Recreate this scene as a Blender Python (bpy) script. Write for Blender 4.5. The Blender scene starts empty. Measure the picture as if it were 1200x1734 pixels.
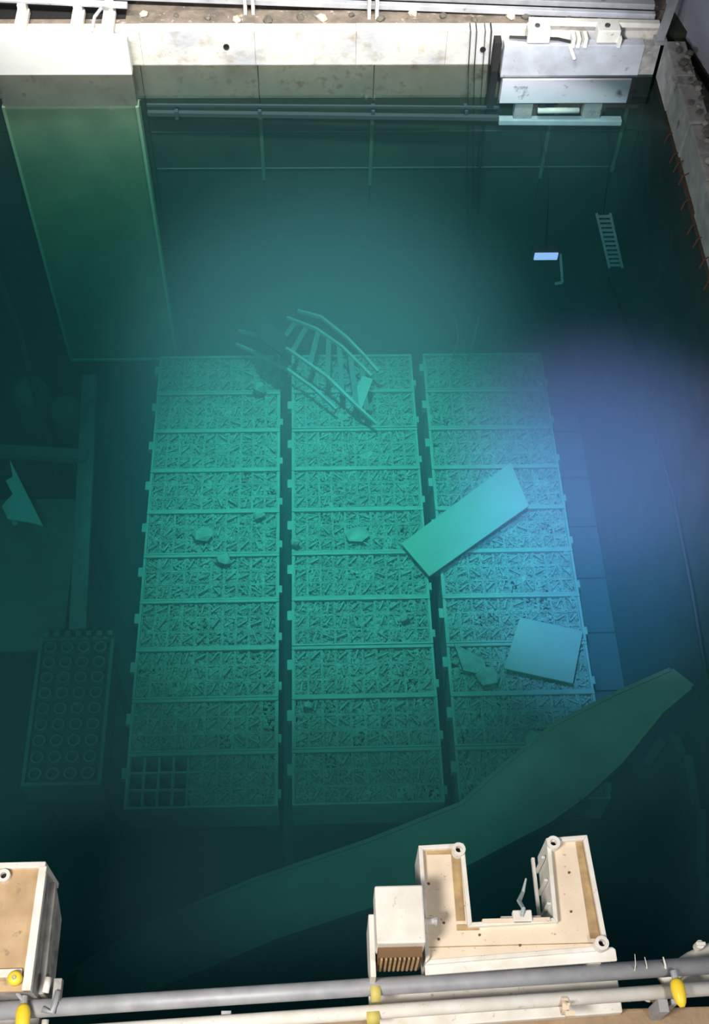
import bpy, bmesh, math, random
from mathutils import Vector, Matrix, Euler

S = bpy.context.scene
COL = S.collection
rnd = random.Random(7)
R = math.radians

# ------------------------------------------------------------------ camera
cd = bpy.data.cameras.new('camera')
cam = bpy.data.objects.new('camera', cd); COL.objects.link(cam)
cd.sensor_fit = 'VERTICAL'; cd.sensor_height = 24.0
cd.lens = 24.0 * 2021.0 / 1734.0
cd.clip_end = 200
right = Vector((0.99935756, -0.03017731, 0.01933372))
up = Vector((0.01423723, 0.8293388, 0.55856464))
fwd = Vector((0.03289018, 0.55793054, -0.82923564))
cam.matrix_world = Matrix(((right.x, up.x, -fwd.x, 0), (right.y, up.y, -fwd.y, 0), (right.z, up.z, -fwd.z, 8.7), (0, 0, 0, 1)))
S.camera = cam

# ------------------------------------------------------------------ world, lights, exposure
S.view_settings.view_transform = 'Standard'; S.view_settings.look = 'None'
S.view_settings.gamma = 1.0; S.view_settings.use_curve_mapping = False
S.view_settings.exposure = 0.0
W = bpy.data.worlds.new('world'); S.world = W; W.use_nodes = True
W.node_tree.nodes['Background'].inputs[0].default_value = (0.55, 0.62, 0.7, 1)
W.node_tree.nodes['Background'].inputs[1].default_value = 0.16
S.cycles.volume_bounces = 1
S.cycles.max_bounces = 5
S.cycles.diffuse_bounces = 3
S.cycles.transparent_max_bounces = 16
S.cycles.use_denoising = True
S.cycles.sample_clamp_indirect = 4.0


def look(o, loc, tgt):
    o.location = loc
    o.rotation_euler = (Vector(tgt) - Vector(loc)).to_track_quat('-Z', 'Y').to_euler()


def spot(name, loc, tgt, energy, color, angle, blend, radius=0.15):
    l = bpy.data.lights.new(name, 'SPOT'); l.energy = energy; l.color = color
    l.spot_size = R(angle); l.spot_blend = blend; l.shadow_soft_size = radius
    o = bpy.data.objects.new(name, l); COL.objects.link(o); look(o, loc, tgt); return o


def area(name, loc, tgt, energy, color, sx, sy):
    l = bpy.data.lights.new(name, 'AREA'); l.shape = 'RECTANGLE'; l.size = sx; l.size_y = sy
    l.energy = energy; l.color = color
    o = bpy.data.objects.new(name, l); COL.objects.link(o); look(o, loc, tgt); return o


# near flood, lights the machinery at the near edge
area('near_flood', (-2.6, -0.6, 6.9), (0.3, 2.0, 0.8), 570, (1.0, 0.94, 0.86), 1.4, 1.4)
area('near_fill', (3.6, -0.8, 5.6), (-0.8, 1.9, 0.8), 130, (1.0, 0.95, 0.9), 0.8, 0.8)  # added fill from the right, brightens the tan box's grey side
# added strip light, unseen above the far curb, brightens its face
cf = area('curb_fill', (-0.6, 10.9, 2.6), (-0.6, 12.2, 0.35), 105, (1.0, 0.97, 0.90), 6.4, 0.2)
cf.data.spread = R(70)
# main work lamp pointed down into the racks
spot('rack_lamp', (-0.2, 9.4, 7.8), (0.22, 8.5, -3.9), 12500, (0.85, 1.0, 0.95), 34, 1.0, 0.25)
# unseen violet spot over mid pool, added for the glow in the right-hand water
spot('glow_spot', (0.9, 5.4, 5.5), (3.0, 7.1, -1.5), 14500, (1.0, 0.44, 1.0), 29, 1.0, 0.12)
spot('panel_lamp', (2.2, 9.6, 2.2), (3.0, 12.0, -.05), 460, (0.93, 0.95, 1.0), 50, 1.0, 0.1)

# ------------------------------------------------------------------ materials
MATS = {}


def mat(name, base, rough=0.7, metal=0.0, var=None, vscale=3.0, vamt=0.5, spots=None, sscale=12.0, sth=(0.55, 0.7), bump=0.0, bscale=30.0, emis=None):
    """base colour with a noise-driven second colour, and optional stain colour in patches"""
    m = bpy.data.materials.new(name); m.use_nodes = True
    nt = m.node_tree; n = nt.nodes; l = nt.links
    b = n['Principled BSDF']
    b.inputs['Roughness'].default_value = rough; b.inputs['Metallic'].default_value = metal
    b.inputs['Base Color'].default_value = (*base, 1)
    tc = n.new('ShaderNodeTexCoord'); src = None
    geo = n.new('ShaderNodeNewGeometry')
    if var:
        t = n.new('ShaderNodeTexNoise'); t.inputs['Scale'].default_value = vscale; t.inputs['Detail'].default_value = 6
        l.new(geo.outputs['Position'], t.inputs['Vector'])
        r = n.new('ShaderNodeValToRGB'); r.color_ramp.elements[0].position = 0.5 - vamt / 2; r.color_ramp.elements[1].position = 0.5 + vamt / 2
        r.color_ramp.elements[0].color = (*base, 1); r.color_ramp.elements[1].color = (*var, 1)
        l.new(t.outputs['Fac'], r.inputs['Fac']); src = r.outputs['Color']
    if spots:
        t = n.new('ShaderNodeTexNoise'); t.inputs['Scale'].default_value = sscale; t.inputs['Detail'].default_value = 8; t.inputs['Roughness'].default_value = 0.65
        l.new(geo.outputs['Position'], t.inputs['Vector'])
        r = n.new('ShaderNodeValToRGB'); r.color_ramp.elements[0].position = sth[0]; r.color_ramp.elements[1].position = sth[1]
        l.new(t.outputs['Fac'], r.inputs['Fac'])
        mx = n.new('ShaderNodeMix'); mx.data_type = 'RGBA'
        l.new(r.outputs['Color'], mx.inputs['Factor'])
        if src: l.new(src, mx.inputs['A'])
        else: mx.inputs['A'].default_value = (*base, 1)
        mx.inputs['B'].default_value = (*spots, 1); src = mx.outputs['Result']
    if src: l.new(src, b.inputs['Base Color'])
    if bump:
        t = n.new('ShaderNodeTexNoise'); t.inputs['Scale'].default_value = bscale; t.inputs['Detail'].default_value = 6
        l.new(geo.outputs['Position'], t.inputs['Vector'])
        bp = n.new('ShaderNodeBump'); bp.inputs['Strength'].default_value = bump; bp.inputs['Distance'].default_value = 0.02
        l.new(t.outputs['Fac'], bp.inputs['Height']); l.new(bp.outputs['Normal'], b.inputs['Normal'])
    if emis:
        b.inputs['Emission Color'].default_value = (*emis[:3], 1); b.inputs['Emission Strength'].default_value = emis[3]
    MATS[name] = m
    return m


CURB = mat('painted_concrete', (0.84, 0.79, 0.68), 0.8, var=(0.50, 0.50, 0.55), vscale=1.5, vamt=0.3, spots=(0.40, 0.35, 0.28), sscale=5, sth=(0.52, 0.72), bump=0.3, bscale=14)
REFLBAND = mat('painted_reflection_band', (0.15, 0.16, 0.12), 0.8, var=(0.10, 0.10, 0.07), vscale=2.5, vamt=0.4, spots=(0.06, 0.05, 0.03), sscale=7)  # waterline band, the curb's reflection in the water painted into its tone
LINER = mat('algae_liner', (0.030, 0.045, 0.022), 0.75, var=(0.018, 0.026, 0.016), vscale=1.5, vamt=0.5)
SEAM = mat('weld_seam', (0.085, 0.11, 0.075), 0.6)
WALLR = mat('dark_liner', (0.045, 0.045, 0.040), 0.7, var=(0.022, 0.022, 0.018), vscale=2.0, vamt=0.4, spots=(0.11, 0.07, 0.03), sscale=3.5, sth=(0.6, 0.75))
FLOOR = mat('pool_floor', (0.022, 0.028, 0.030), 0.8, var=(0.010, 0.012, 0.014), vscale=2.0)
TAN = mat('tan_concrete', (0.42, 0.30, 0.19), 0.9, var=(0.30, 0.21, 0.13), vscale=5, vamt=0.4, spots=(0.20, 0.10, 0.05), sscale=4, sth=(0.6, 0.72), bump=0.4)
LEDGE = mat('ledge_concrete', (0.26, 0.21, 0.17), 0.95, var=(0.14, 0.12, 0.10), vscale=6, vamt=.3, spots=(0.5, 0.46, 0.4), sscale=11, sth=(.6,.68), bump=.5)
STEEL = mat('galvanised_steel', (0.46, 0.47, 0.50), 0.55, 0.2, var=(0.33, 0.34, 0.37), vscale=8, vamt=0.4)
PALE = mat('pale_aluminium', (0.58, 0.60, 0.66), 0.55, 0.1, var=(0.42, 0.43, 0.48), vscale=4, vamt=0.4, spots=(0.2, 0.19, 0.18), sscale=9, sth=(0.62, 0.72))
WHITE = mat('white_paint', (0.86, 0.84, 0.80), 0.6, var=(0.72, 0.68, 0.6), vscale=7, vamt=0.4, spots=(0.42, 0.33, 0.22), sscale=16, sth=(0.62, 0.72))
CREAM = mat('stained_cream_paint', (0.86, 0.73, 0.57), 0.75, var=(0.74, 0.61, 0.47), vscale=6, vamt=0.5, spots=(0.36, 0.25, 0.15), sscale=22, sth=(0.62, 0.70))
OCHRE = mat('ochre_deposit', (0.52, 0.36, 0.17), 0.85, var=(0.33, 0.22, 0.12), vscale=12, vamt=0.4)
TANBOX = mat('tan_weathered_paint', (0.60, 0.42, 0.24), 0.75, var=(0.46, 0.31, 0.17), vscale=7, vamt=0.4, spots=(0.26, 0.2, 0.14), sscale=10, sth=(0.60, 0.72))
GREYP = mat('grey_streaked_paint', (0.50, 0.48, 0.45), 0.7, var=(0.2, 0.2, 0.2), vscale=6, vamt=0.35, spots=(0.52, 0.5, 0.46), sscale=9)
BROWN = mat('brown_mesh', (0.16, 0.09, 0.04), 0.8)
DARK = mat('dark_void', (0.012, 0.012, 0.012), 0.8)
RUBBER = mat('black_hose', (0.012, 0.014, 0.014), 0.6)
YELLOW = mat('yellow_plastic', (0.92, 0.66, 0.04), 0.45)
YTAPE = mat('yellow_tape', (0.62, 0.52, 0.14), 0.6)
RUST = mat('rusted_steel', (0.17, 0.055, 0.03), 0.9, var=(0.08, 0.04, 0.03), vscale=12)
BROKEN = mat('broken_concrete', (0.16, 0.145, 0.12), 0.95, var=(0.08, 0.075, 0.065), vscale=7, spots=(0.3, 0.28, 0.24), sscale=14, bump=0.6)
RUBBLE = mat('pale_rubble', (0.66, 0.60, 0.50), 0.95, var=(0.42, 0.37, 0.30), vscale=10)
SLAB = mat('blue_grey_paint', (0.50, 0.52, 0.62), 0.6, var=(0.40, 0.42, 0.52), vscale=1.4)
CURBR = mat('dirty_concrete', (0.42, 0.40, 0.38), 0.9, var=(0.26, 0.25, 0.25), vscale=5, vamt=0.35, spots=(0.12, 0.11, 0.10), sscale=4.5, sth=(0.58, 0.68), bump=0.4)
RACK = mat('silted_rack_steel', (0.36, 0.40, 0.35), 0.75, var=(0.24, 0.27, 0.24), vscale=5, vamt=0.5)
RIM = mat('rack_rim_steel', (0.34, 0.38, 0.32), 0.7, var=(0.25, 0.29, 0.25), vscale=4)
NOZ = mat('silted_fuel_top', (0.36, 0.38, 0.33), 0.85, var=(0.20, 0.22, 0.19), vscale=14, vamt=0.5)
SILT = mat('silt_grit', (0.42, 0.45, 0.38), 0.95, var=(0.22, 0.24, 0.2), vscale=8)
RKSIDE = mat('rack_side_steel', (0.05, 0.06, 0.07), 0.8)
PLATEM = mat('submerged_plate_steel', (0.34, 0.375, 0.30), 0.7, var=(0.28, 0.31, 0.255), vscale=2.2, vamt=0.6)
GATEM = mat('gate_plate_paint', (0.20, 0.24, 0.14), 0.75, var=(0.12, 0.16, 0.09), vscale=2.4, vamt=0.5)
GATET = mat('gate_top_paint', (0.84, 0.84, 0.80), 0.6, var=(0.74, 0.76, 0.8), vscale=3)
GATEE = mat('gate_edge_steel', (0.34, 0.40, 0.26), 0.6)
BEAMM = mat('sunken_beam_steel', (0.17, 0.19, 0.15), 0.75, var=(0.11, 0.125, 0.10), vscale=2.5, vamt=0.5)
SCRAP = mat('pale_sheet', (0.50, 0.62, 0.62), 0.5)
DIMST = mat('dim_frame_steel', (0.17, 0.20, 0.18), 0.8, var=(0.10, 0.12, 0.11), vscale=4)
GLOW = mat('glint_glow', (0.5, 0.55, 0.9), 0.4, emis=(0.50, 0.52, 0.95, 0.9))  # glowing face stands in for a lamp glint on the water
FILM = mat('translucent_strip', (0.35, 0.42, 0.42), 0.4)

# ------------------------------------------------------------------ mesh builder


class MB:
    def __init__(s): s.v = []; s.f = []

    def add(s, vs, fs, M=None):
        k = len(s.v)
        s.v += [tuple(M @ Vector(p)) if M else tuple(p) for p in vs]
        s.f += [tuple(i + k for i in f) for f in fs]
        return s

    def box(s, x0, x1, y0, y1, z0, z1, M=None):
        v = [(x0, y0, z0), (x1, y0, z0), (x1, y1, z0), (x0, y1, z0), (x0, y0, z1), (x1, y0, z1), (x1, y1, z1), (x0, y1, z1)]
        return s.add(v, [(3, 2, 1, 0), (4, 5, 6, 7), (0, 1, 5, 4), (1, 2, 6, 5), (2, 3, 7, 6), (3, 0, 4, 7)], M)

    def bar(s, a, b, w, h, upv=(0, 0, 1)):
        """box beam from a to b, w wide, h tall"""
        a, b = Vector(a), Vector(b); d = (b - a); L = d.length; d.normalize()
        sd = d.cross(Vector(upv)).normalized(); u = sd.cross(d)
        M = Matrix(((d.x, sd.x, u.x, a.x), (d.y, sd.y, u.y, a.y), (d.z, sd.z, u.z, a.z), (0, 0, 0, 1)))
        return s.box(0, L, -w / 2, w / 2, -h / 2, h / 2, M)

    def prism(s, poly, z0, z1, M=None):
        n = len(poly)
        v = [(x, y, z0) for x, y in poly] + [(x, y, z1) for x, y in poly]
        return s.add(v, [tuple(range(n))[::-1], tuple(range(n, 2 * n))] + [(i, (i + 1) % n, n + (i + 1) % n, n + i) for i in range(n)], M)

    def quadplate(s, pts, t):
        """thick plate over a 3D polygon (ordered), thickened downwards by t"""
        n = len(pts)
        v = [tuple(p) for p in pts] + [(p[0], p[1], p[2] - t) for p in pts]
        return s.add(v, [tuple(range(n)), tuple(range(n, 2 * n))[::-1]] + [((i + 1) % n, i, n + i, n + (i + 1) % n) for i in range(n)])

    def tube(s, pts, r, n=10, cap=True, hollow=0.0):
        pts = [Vector(p) for p in pts]; k0 = len(s.v); rings = []
        for i, p in enumerate(pts):
            d = (pts[min(i + 1, len(pts) - 1)] - pts[max(i - 1, 0)]).normalized()
            a = d.cross(Vector((0, 0, 1)))
            if a.length < 1e-3: a = d.cross(Vector((0, 1, 0)))
            a.normalize(); b = d.cross(a)
            rr = r[i] if isinstance(r, (list, tuple)) else r
            rings.append([p + a * math.cos(t * math.tau / n) * rr + b * math.sin(t * math.tau / n) * rr for t in range(n)])
        v = [tuple(q) for ring in rings for q in ring]
        f = [(i * n + j, i * n + (j + 1) % n, (i + 1) * n + (j + 1) % n, (i + 1) * n + j) for i in range(len(pts) - 1) for j in range(n)]
        if cap: f += [tuple(range(n))[::-1], tuple((len(pts) - 1) * n + j for j in range(n))]
        return s.add(v, f)

    def ring(s, c, ro, ri, z0, z1, n=16, M=None):
        """upright washer / short pipe"""
        v = []
        for rr, z in ((ro, z0), (ro, z1), (ri, z1), (ri, z0)):
            v += [(c[0] + math.cos(t * math.tau / n) * rr, c[1] + math.sin(t * math.tau / n) * rr, z) for t in range(n)]
        f = [(k * n + j, k * n + (j + 1) % n, ((k + 1) % 4) * n + (j + 1) % n, ((k + 1) % 4) * n + j) for k in range(4) for j in range(n)]
        return s.add(v, f, M)

    def rock(s, c, sx, sy, sz, rg, sub=0):
        t = (1 + 5 ** .5) / 2
        v = [(-1, t, 0), (1, t, 0), (-1, -t, 0), (1, -t, 0), (0, -1, t), (0, 1, t), (0, -1, -t), (0, 1, -t), (t, 0, -1), (t, 0, 1), (-t, 0, -1), (-t, 0, 1)]
        f = [(0, 11, 5), (0, 5, 1), (0, 1, 7), (0, 7, 10), (0, 10, 11), (1, 5, 9), (5, 11, 4), (11, 10, 2), (10, 7, 6), (7, 1, 8), (3, 9, 4), (3, 4, 2), (3, 2, 6), (3, 6, 8), (3, 8, 9), (4, 9, 5), (2, 4, 11), (6, 2, 10), (8, 6, 7), (9, 8, 1)]
        e = Euler((rg.uniform(0, 6), rg.uniform(0, 6), rg.uniform(0, 6))).to_matrix()
        o = []
        for p in v:
            q = e @ (Vector(p).normalized() * rg.uniform(0.7, 1.15))
            o.append((c[0] + q.x * sx, c[1] + q.y * sy, c[2] + q.z * sz))
        return s.add(o, f)

    def chip(s, c, r, rg):
        a = rg.uniform(0, 6.28); h = r * rg.uniform(.35, .9)
        v = [(c[0] + math.cos(a + k * 1.57 + rg.uniform(-.4, .4)) * r * rg.uniform(.6, 1.2), c[1] + math.sin(a + k * 1.57) * r * rg.uniform(.6, 1.2), c[2]) for k in range(4)]
        v += [(c[0] + rg.uniform(-.3, .3) * r, c[1] + rg.uniform(-.3, .3) * r, c[2] + h)]
        return s.add(v, [(0, 1, 4), (1, 2, 4), (2, 3, 4), (3, 0, 4), (3, 2, 1, 0)])

    def build(s, name, m, parent=None, bevel=0.0, smooth=False, origin=None):
        me = bpy.data.meshes.new(name)
        if origin:
            O = Vector(origin); s.v = [tuple(Vector(p) - O) for p in s.v]
        me.from_pydata(s.v, [], s.f); me.validate(); me.update()
        if smooth:
            for p in me.polygons: p.use_smooth = True
        ob = bpy.data.objects.new(name, me); COL.objects.link(ob)
        me.materials.append(m)
        if origin: ob.location = origin
        if bevel:
            b = ob.modifiers.new('bevel', 'BEVEL'); b.width = bevel; b.segments = 2; b.limit_method = 'ANGLE'
        if parent:
            ob.parent = parent; ob.matrix_parent_inverse = pinv(parent)
        return ob


def wm(o):
    m = Matrix.LocRotScale(o.location, o.rotation_euler, o.scale)
    return wm(o.parent) @ o.matrix_parent_inverse @ m if o.parent else m


def pinv(o): return wm(o).inverted()


def tag(o, label, cat=None, group=None, kind=None):
    if label: o['label'] = label
    if cat: o['category'] = cat
    if group: o['group'] = group
    if kind: o['kind'] = kind
    return o


def thing(name, loc, label, cat, group=None):
    o = bpy.data.objects.new(name, None); COL.objects.link(o); o.location = loc; o.empty_display_size = .2
    return tag(o, label, cat, group)


def struct(mb, name, m, label=None, **k):
    o = mb.build(name, m, **k); o['kind'] = 'structure'
    if label: o['label'] = label
    return o


TOP = -3.93          # rack tops
BOT = -6.2           # pool floor
XL, XR, YB, YN = -5.2, 4.12, 12.2, 1.60

# ------------------------------------------------------------------ room shell
fl = struct(MB().box(XL - .4, XR + .4, YN - .4, YB + .4, BOT - .3, BOT), 'floor', FLOOR, 'dark steel-lined floor of the flooded pool')

# back wall: concrete core, liner panels under water with recessed joints, seams as welded strips
wb = struct(MB().box(XL - .4, XR + .3, YB + .03, YB + .42, BOT, 0.40), 'wall_back', LINER, 'far pool wall, pale painted concrete above a dark green liner')
# curb face cast in four sections with a slightly uneven top
cx = [XL, -3.3, -1.93, -0.62, 0.55, 1.6, 2.22, XR - .02]
for i in range(len(cx) - 1):
    h = 0.44 + rnd.uniform(-.004, .004)
    MB().box(cx[i] + .001, cx[i + 1] - .001, YB - .0, YB + .15, -0.01, h).build('curb_section', CURB, wb, bevel=.004)
px = [XL, -4.7, -3.33, -1.97, -.6, .77, 2.14, 2.98, 3.9, XR]
pz = [0.0, -.47, -.95, -1.52, -2.9, -4.4, BOT]
for i in range(len(px) - 1):
    for j in range(len(pz) - 1):
        y = YB + (0.0 if j else -.004)
        MB().box(px[i] + .006, px[i + 1] - .006, y, YB + .05, pz[j + 1] + .006, pz[j] - .006 if j else -.012).build('liner_panel', REFLBAND if j == 0 else LINER, wb)
for j in (2, 3):
    MB().box(-1.95, 3.9, YB - .015, YB, pz[j] - .005, pz[j] + .005).build('weld_seam', SEAM, wb)
for x, z0 in ((-.6, -1.7), (.77, -1.8), (2.98, -1.7), (3.9, -1.6)):
    MB().box(x - .022, x + .022, YB - .02, YB, z0, -.62).build('weld_seam', SEAM, wb)
MB().box(XL - .3, XR + .1, YB + .16, YB + .42, .40, .425).build('ledge', LEDGE, wb)
# anchor holes in the curb
for x in (-.95, 2.03):
    MB().ring((0, 0), .035, .022, 0, .012, 12, Matrix.Translation((x, YB + .0, .24 if x < 0 else .2)) @ Matrix.Rotation(R(90), 4, 'X')).build('anchor_sleeve', DARK, wb)
    MB().tube([(x, YB - .004, .24 if x < 0 else .2), (x, YB + .02, .24 if x < 0 else .2)], .025, 10).build('anchor_hole', DARK, wb)

# left and near walls
struct(MB().box(XL - .4, XL, YN, YB + .03, BOT, .40), 'wall_left', WALLR, 'dark left pool wall')
struct(MB().box(XL - .4, XR + .4, YN - .4, YN, BOT, .38), 'wall_front', WALLR, 'near pool wall under the pipes')
# right wall with curb sections
wr = struct(MB().box(XR, XR + .28, YN, YB + .03, BOT, 0.0), 'wall_right', WALLR, 'right pool wall, dirty concrete curb over rusty brown liner')
yy = [YN, 3.2, 4.9, 6.6, 8.2, 9.6, 10.5, 11.3, YB - .25]
for i in range(len(yy) - 1):
    x = XR - .05 + rnd.uniform(-.012, .012)
    MB().box(x, XR + .18, yy[i] + .006, yy[i + 1] - .006, 0.0, 0.47 + rnd.uniform(-.02, .02)).build('curb_section', CURBR, wr, bevel=.02)
for i in range(0, 9):
    y0 = YN + i * 1.17
    MB().box(XR - .012, XR + .01, y0 + .01, y0 + 1.16, -.16, -.01).build('rusty_strip', RUST, wr)
# broken lumps along the top of the right curb
rg = random.Random(3)
for k in range(46):
    y = 7.6 + k * .095 + rg.uniform(-.04, .04)
    s_ = rg.uniform(.03, .07)
    MB().rock((XR + .08 + rg.uniform(-.06, .10), y, .49 + s_ * .25), s_, s_, s_ * .6, rg).build('broken_lump', BROKEN if k % 3 else CURBR, wr)
# bent rusty rebar stubs on the right wall at the waterline
for k in range(12):
    y = 10.9 - k * .28 + rg.uniform(-.06, .06)
    z = rg.uniform(.02, .16)
    MB().tube([(XR - .03, y, z), (XR - .10, y - .02, z - .03), (XR - .13, y - .05, z - .12)], .009, 6).build('rebar_stub', RUST, wr)

# decks around the pool
db = MB().box(XL - 3, XR + 3, YB + .42, YB + 5, .0, .36)
struct(db, 'deck_back', LEDGE, 'tan concrete floor behind the far curb')
struct(MB().box(XR + .28, XR + 3, YN - 3, YB + .42, .0, .2), 'deck_right', BROKEN, 'dark littered floor behind the right curb')
struct(MB().box(XL - 3, XR + 3, YN - 3.5, YN - .0, .38, .50), 'deck_front', TAN, 'tan rust-stained concrete floor at the near edge', bevel=.015)

# ------------------------------------------------------------------ water
wat = bpy.data.materials.new('pool_water_body'); wat.use_nodes = True
nt = wat.node_tree; nt.nodes.remove(nt.nodes['Principled BSDF'])
ab = nt.nodes.new('ShaderNodeVolumeAbsorption'); ab.inputs['Color'].default_value = (0.0, 0.795, 0.782, 1); ab.inputs['Density'].default_value = 0.36
sc_ = nt.nodes.new('ShaderNodeVolumeScatter'); sc_.inputs['Color'].default_value = (0.42, 0.88, 1.0, 1); sc_.inputs['Density'].default_value = 0.060
sc_.inputs['Anisotropy'].default_value = 0.0
ad = nt.nodes.new('ShaderNodeAddShader'); nt.links.new(ab.outputs[0], ad.inputs[0]); nt.links.new(sc_.outputs[0], ad.inputs[1])
nt.links.new(ad.outputs[0], nt.nodes['Material Output'].inputs['Volume'])
struct(MB().box(XL - .1, XR + .1, YN - .1, YB + .1, BOT - .1, 0.0), 'water', wat, 'still blue-green pool water filling the whole basin')
film = bpy.data.materials.new('water_skin'); film.use_nodes = True
nt = film.node_tree; nt.nodes.remove(nt.nodes['Principled BSDF'])
fr = nt.nodes.new('ShaderNodeFresnel'); fr.inputs['IOR'].default_value = 1.33
tr = nt.nodes.new('ShaderNodeBsdfTransparent'); gl = nt.nodes.new('ShaderNodeBsdfGlossy'); gl.inputs['Roughness'].default_value = 0.02
mx = nt.nodes.new('ShaderNodeMixShader'); nt.links.new(fr.outputs[0], mx.inputs[0]); nt.links.new(tr.outputs[0], mx.inputs[1]); nt.links.new(gl.outputs[0], mx.inputs[2])
nt.links.new(mx.outputs[0], nt.nodes['Material Output'].inputs['Surface'])
wf = MB(); wf.add([(XL, 11.0, .004), (XR, 11.0, .004), (XR, YB + .0, .004), (XL, YB + .0, .004)], [(0, 1, 2, 3)])
struct(wf, 'water_surface', film, 'mirror-smooth water surface along the far wall')

# ------------------------------------------------------------------ fuel racks
CW, DY = 1.83, 0.6505
X0, Y0 = -2.1927, 4.6292
RW = 1.675
cpx, cpy = (RW - .06) / 10, (DY - .05) / 3

cell_me = {}


def cell_mesh(px_, py_):
    b = MB(); w = .011; d = .55
    x, y = px_ / 2 - .002, py_ / 2 - .002
    b.box(-x, x, -y, -y + w, -d, 0); b.box(-x, x, y - w, y, -d, 0)
    b.box(-x, -x + w, -y + w, y - w, -d, 0); b.box(x - w, x, -y + w, y - w, -d, 0)
    return b


def nozzle_mesh(px_, py_, kind):
    """top of a fuel assembly: plate, corner posts, diagonal lifting bail"""
    b = MB(); x, y = px_ / 2 - .016, py_ / 2 - .016
    b.box(-x, x, -y, y, -.10, -.03)
    for sx in (-1, 1):
        for sy in (-1, 1):
            b.box(sx * x * .8 - .009, sx * x * .8 + .009, sy * y * .8 - .009, sy * y * .8 + .009, -.055, -.02)
    s_ = 1 if kind == 0 else -1
    b.bar((-x * .75, -s_ * y * .75, -.055), (-x * .6, -s_ * y * .6, .02), .011, .012, (1, .3, 0))
    b.bar((x * .75, s_ * y * .75, -.055), (x * .6, s_ * y * .6, .02), .011, .012, (1, .3, 0))
    b.bar((-x * .62, -s_ * y * .62, .02), (x * .62, s_ * y * .62, .02), .020, .018)
    return b


def make_rack(label):
    root = thing('fuel_rack', (0, 0, 0), label, 'fuel rack', 'fuel racks on the pool floor')
    f = MB()
    f.box(0, RW, 0, .022, -.6, .03); f.box(0, .03, .022, DY - .03, -.6, .025); f.box(RW - .03, RW, .022, DY - .03, -.6, .025)
    f.build('rim', RIM, root)
    MB().box(0, RW, DY - .045, DY - .008, -.6, .038).build('ridge_bar', RIM, root)
    s = MB()
    z = BOT - TOP
    s.box(.01, RW - .01, .004, .02, z + .02, -.6); s.box(.01, RW - .01, DY - .03, DY - .014, z + .02, -.6)
    s.box(.004, .02, .02, DY - .03, z + .02, -.6); s.box(RW - .02, RW - .004, .02, DY - .03, z + .02, -.6)
    s.box(.0, .1, .0, .1, z, z + .06); s.box(RW - .1, RW, .0, .1, z, z + .06); s.box(.0, .1, DY - .12, DY - .02, z, z + .06); s.box(RW - .1, RW, DY - .12, DY - .02, z, z + .06)
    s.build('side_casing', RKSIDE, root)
    MB().box(-.055, .0, DY * .55, DY * .55 + .13, -.10, .0).build('lug', RIM, root)
    MB().box(RW, RW + .035, .10, .20, -.10, .0).build('lug', RIM, root)
    return root


base = make_rack('x')
base_children = list(base.children)
grits = []
for q in range(5):
    b = MB(); g_ = random.Random(60 + q)
    for k in range(2600):
        x = g_.uniform(.04, RW - .04); y = g_.uniform(.03, DY - .05)
        if q == 0 and x < .75: continue
        b.chip((x, y, g_.choice((.006, -.012, -.03))), g_.uniform(.010, .026) if g_.random() < .95 else g_.uniform(.026, .045), g_)
    b = b.build('grit', SILT); b['kind'] = 'stuff'; grits.append(b)
cmesh = cell_mesh(cpx, cpy).build('cell', RACK); nz = [nozzle_mesh(cpx, cpy, k).build('lifting_bail', NOZ) for k in (0, 1)]
ords = ['nearest', 'second', 'third', 'fourth', 'fifth', 'sixth', 'seventh', 'eighth', 'ninth', 'tenth']
rg = random.Random(11)
for c in range(3):
    col = ['left', 'middle', 'right'][c]
    for j in range(10):
        if c == 0 and j == 0:
            lab = 'fuel rack with nine empty square cells, nearest in the left column'
        elif j == 0:
            lab = 'silt-covered fuel rack, nearest the camera in the %s column' % col
        elif j == 9:
            lab = 'silt-covered fuel rack, farthest and tenth in the %s column' % col
        else:
            lab = 'silt-covered ten-by-three fuel rack, %s from the near end of the %s column' % (ords[j], col)
        if c == 0 and j == 0:
            r = base
        else:
            r = base.copy(); COL.objects.link(r)
            for ch in base_children:
                d = ch.copy(); COL.objects.link(d); d.parent = r
        r['label'] = lab
        r.location = (X0 + c * CW + .065, Y0 + j * DY, TOP + rg.uniform(-.012, .012))
        gq = grits[0 if c == 0 and j == 0 else 1 + rg.randrange(4)].copy(); COL.objects.link(gq); gq.parent = r
        for i in range(10):
            for k in range(3):
                q = cmesh.copy(); COL.objects.link(q); q.parent = r
                q.location = (.03 + (i + .5) * cpx, .022 + (k + .5) * cpy, rg.uniform(-.004, .010))
                if not (c == 0 and j == 0 and i < 4) and rg.random() > .06:
                    w = nz[rg.random() < .2].copy(); COL.objects.link(w); w.parent = q
                    w.location = (0, 0, rg.uniform(-.012, .012)); w.rotation_euler = (0, 0, R(rg.uniform(-30, 30)))
for o in [cmesh] + nz + grits: bpy.data.objects.remove(o)

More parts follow.
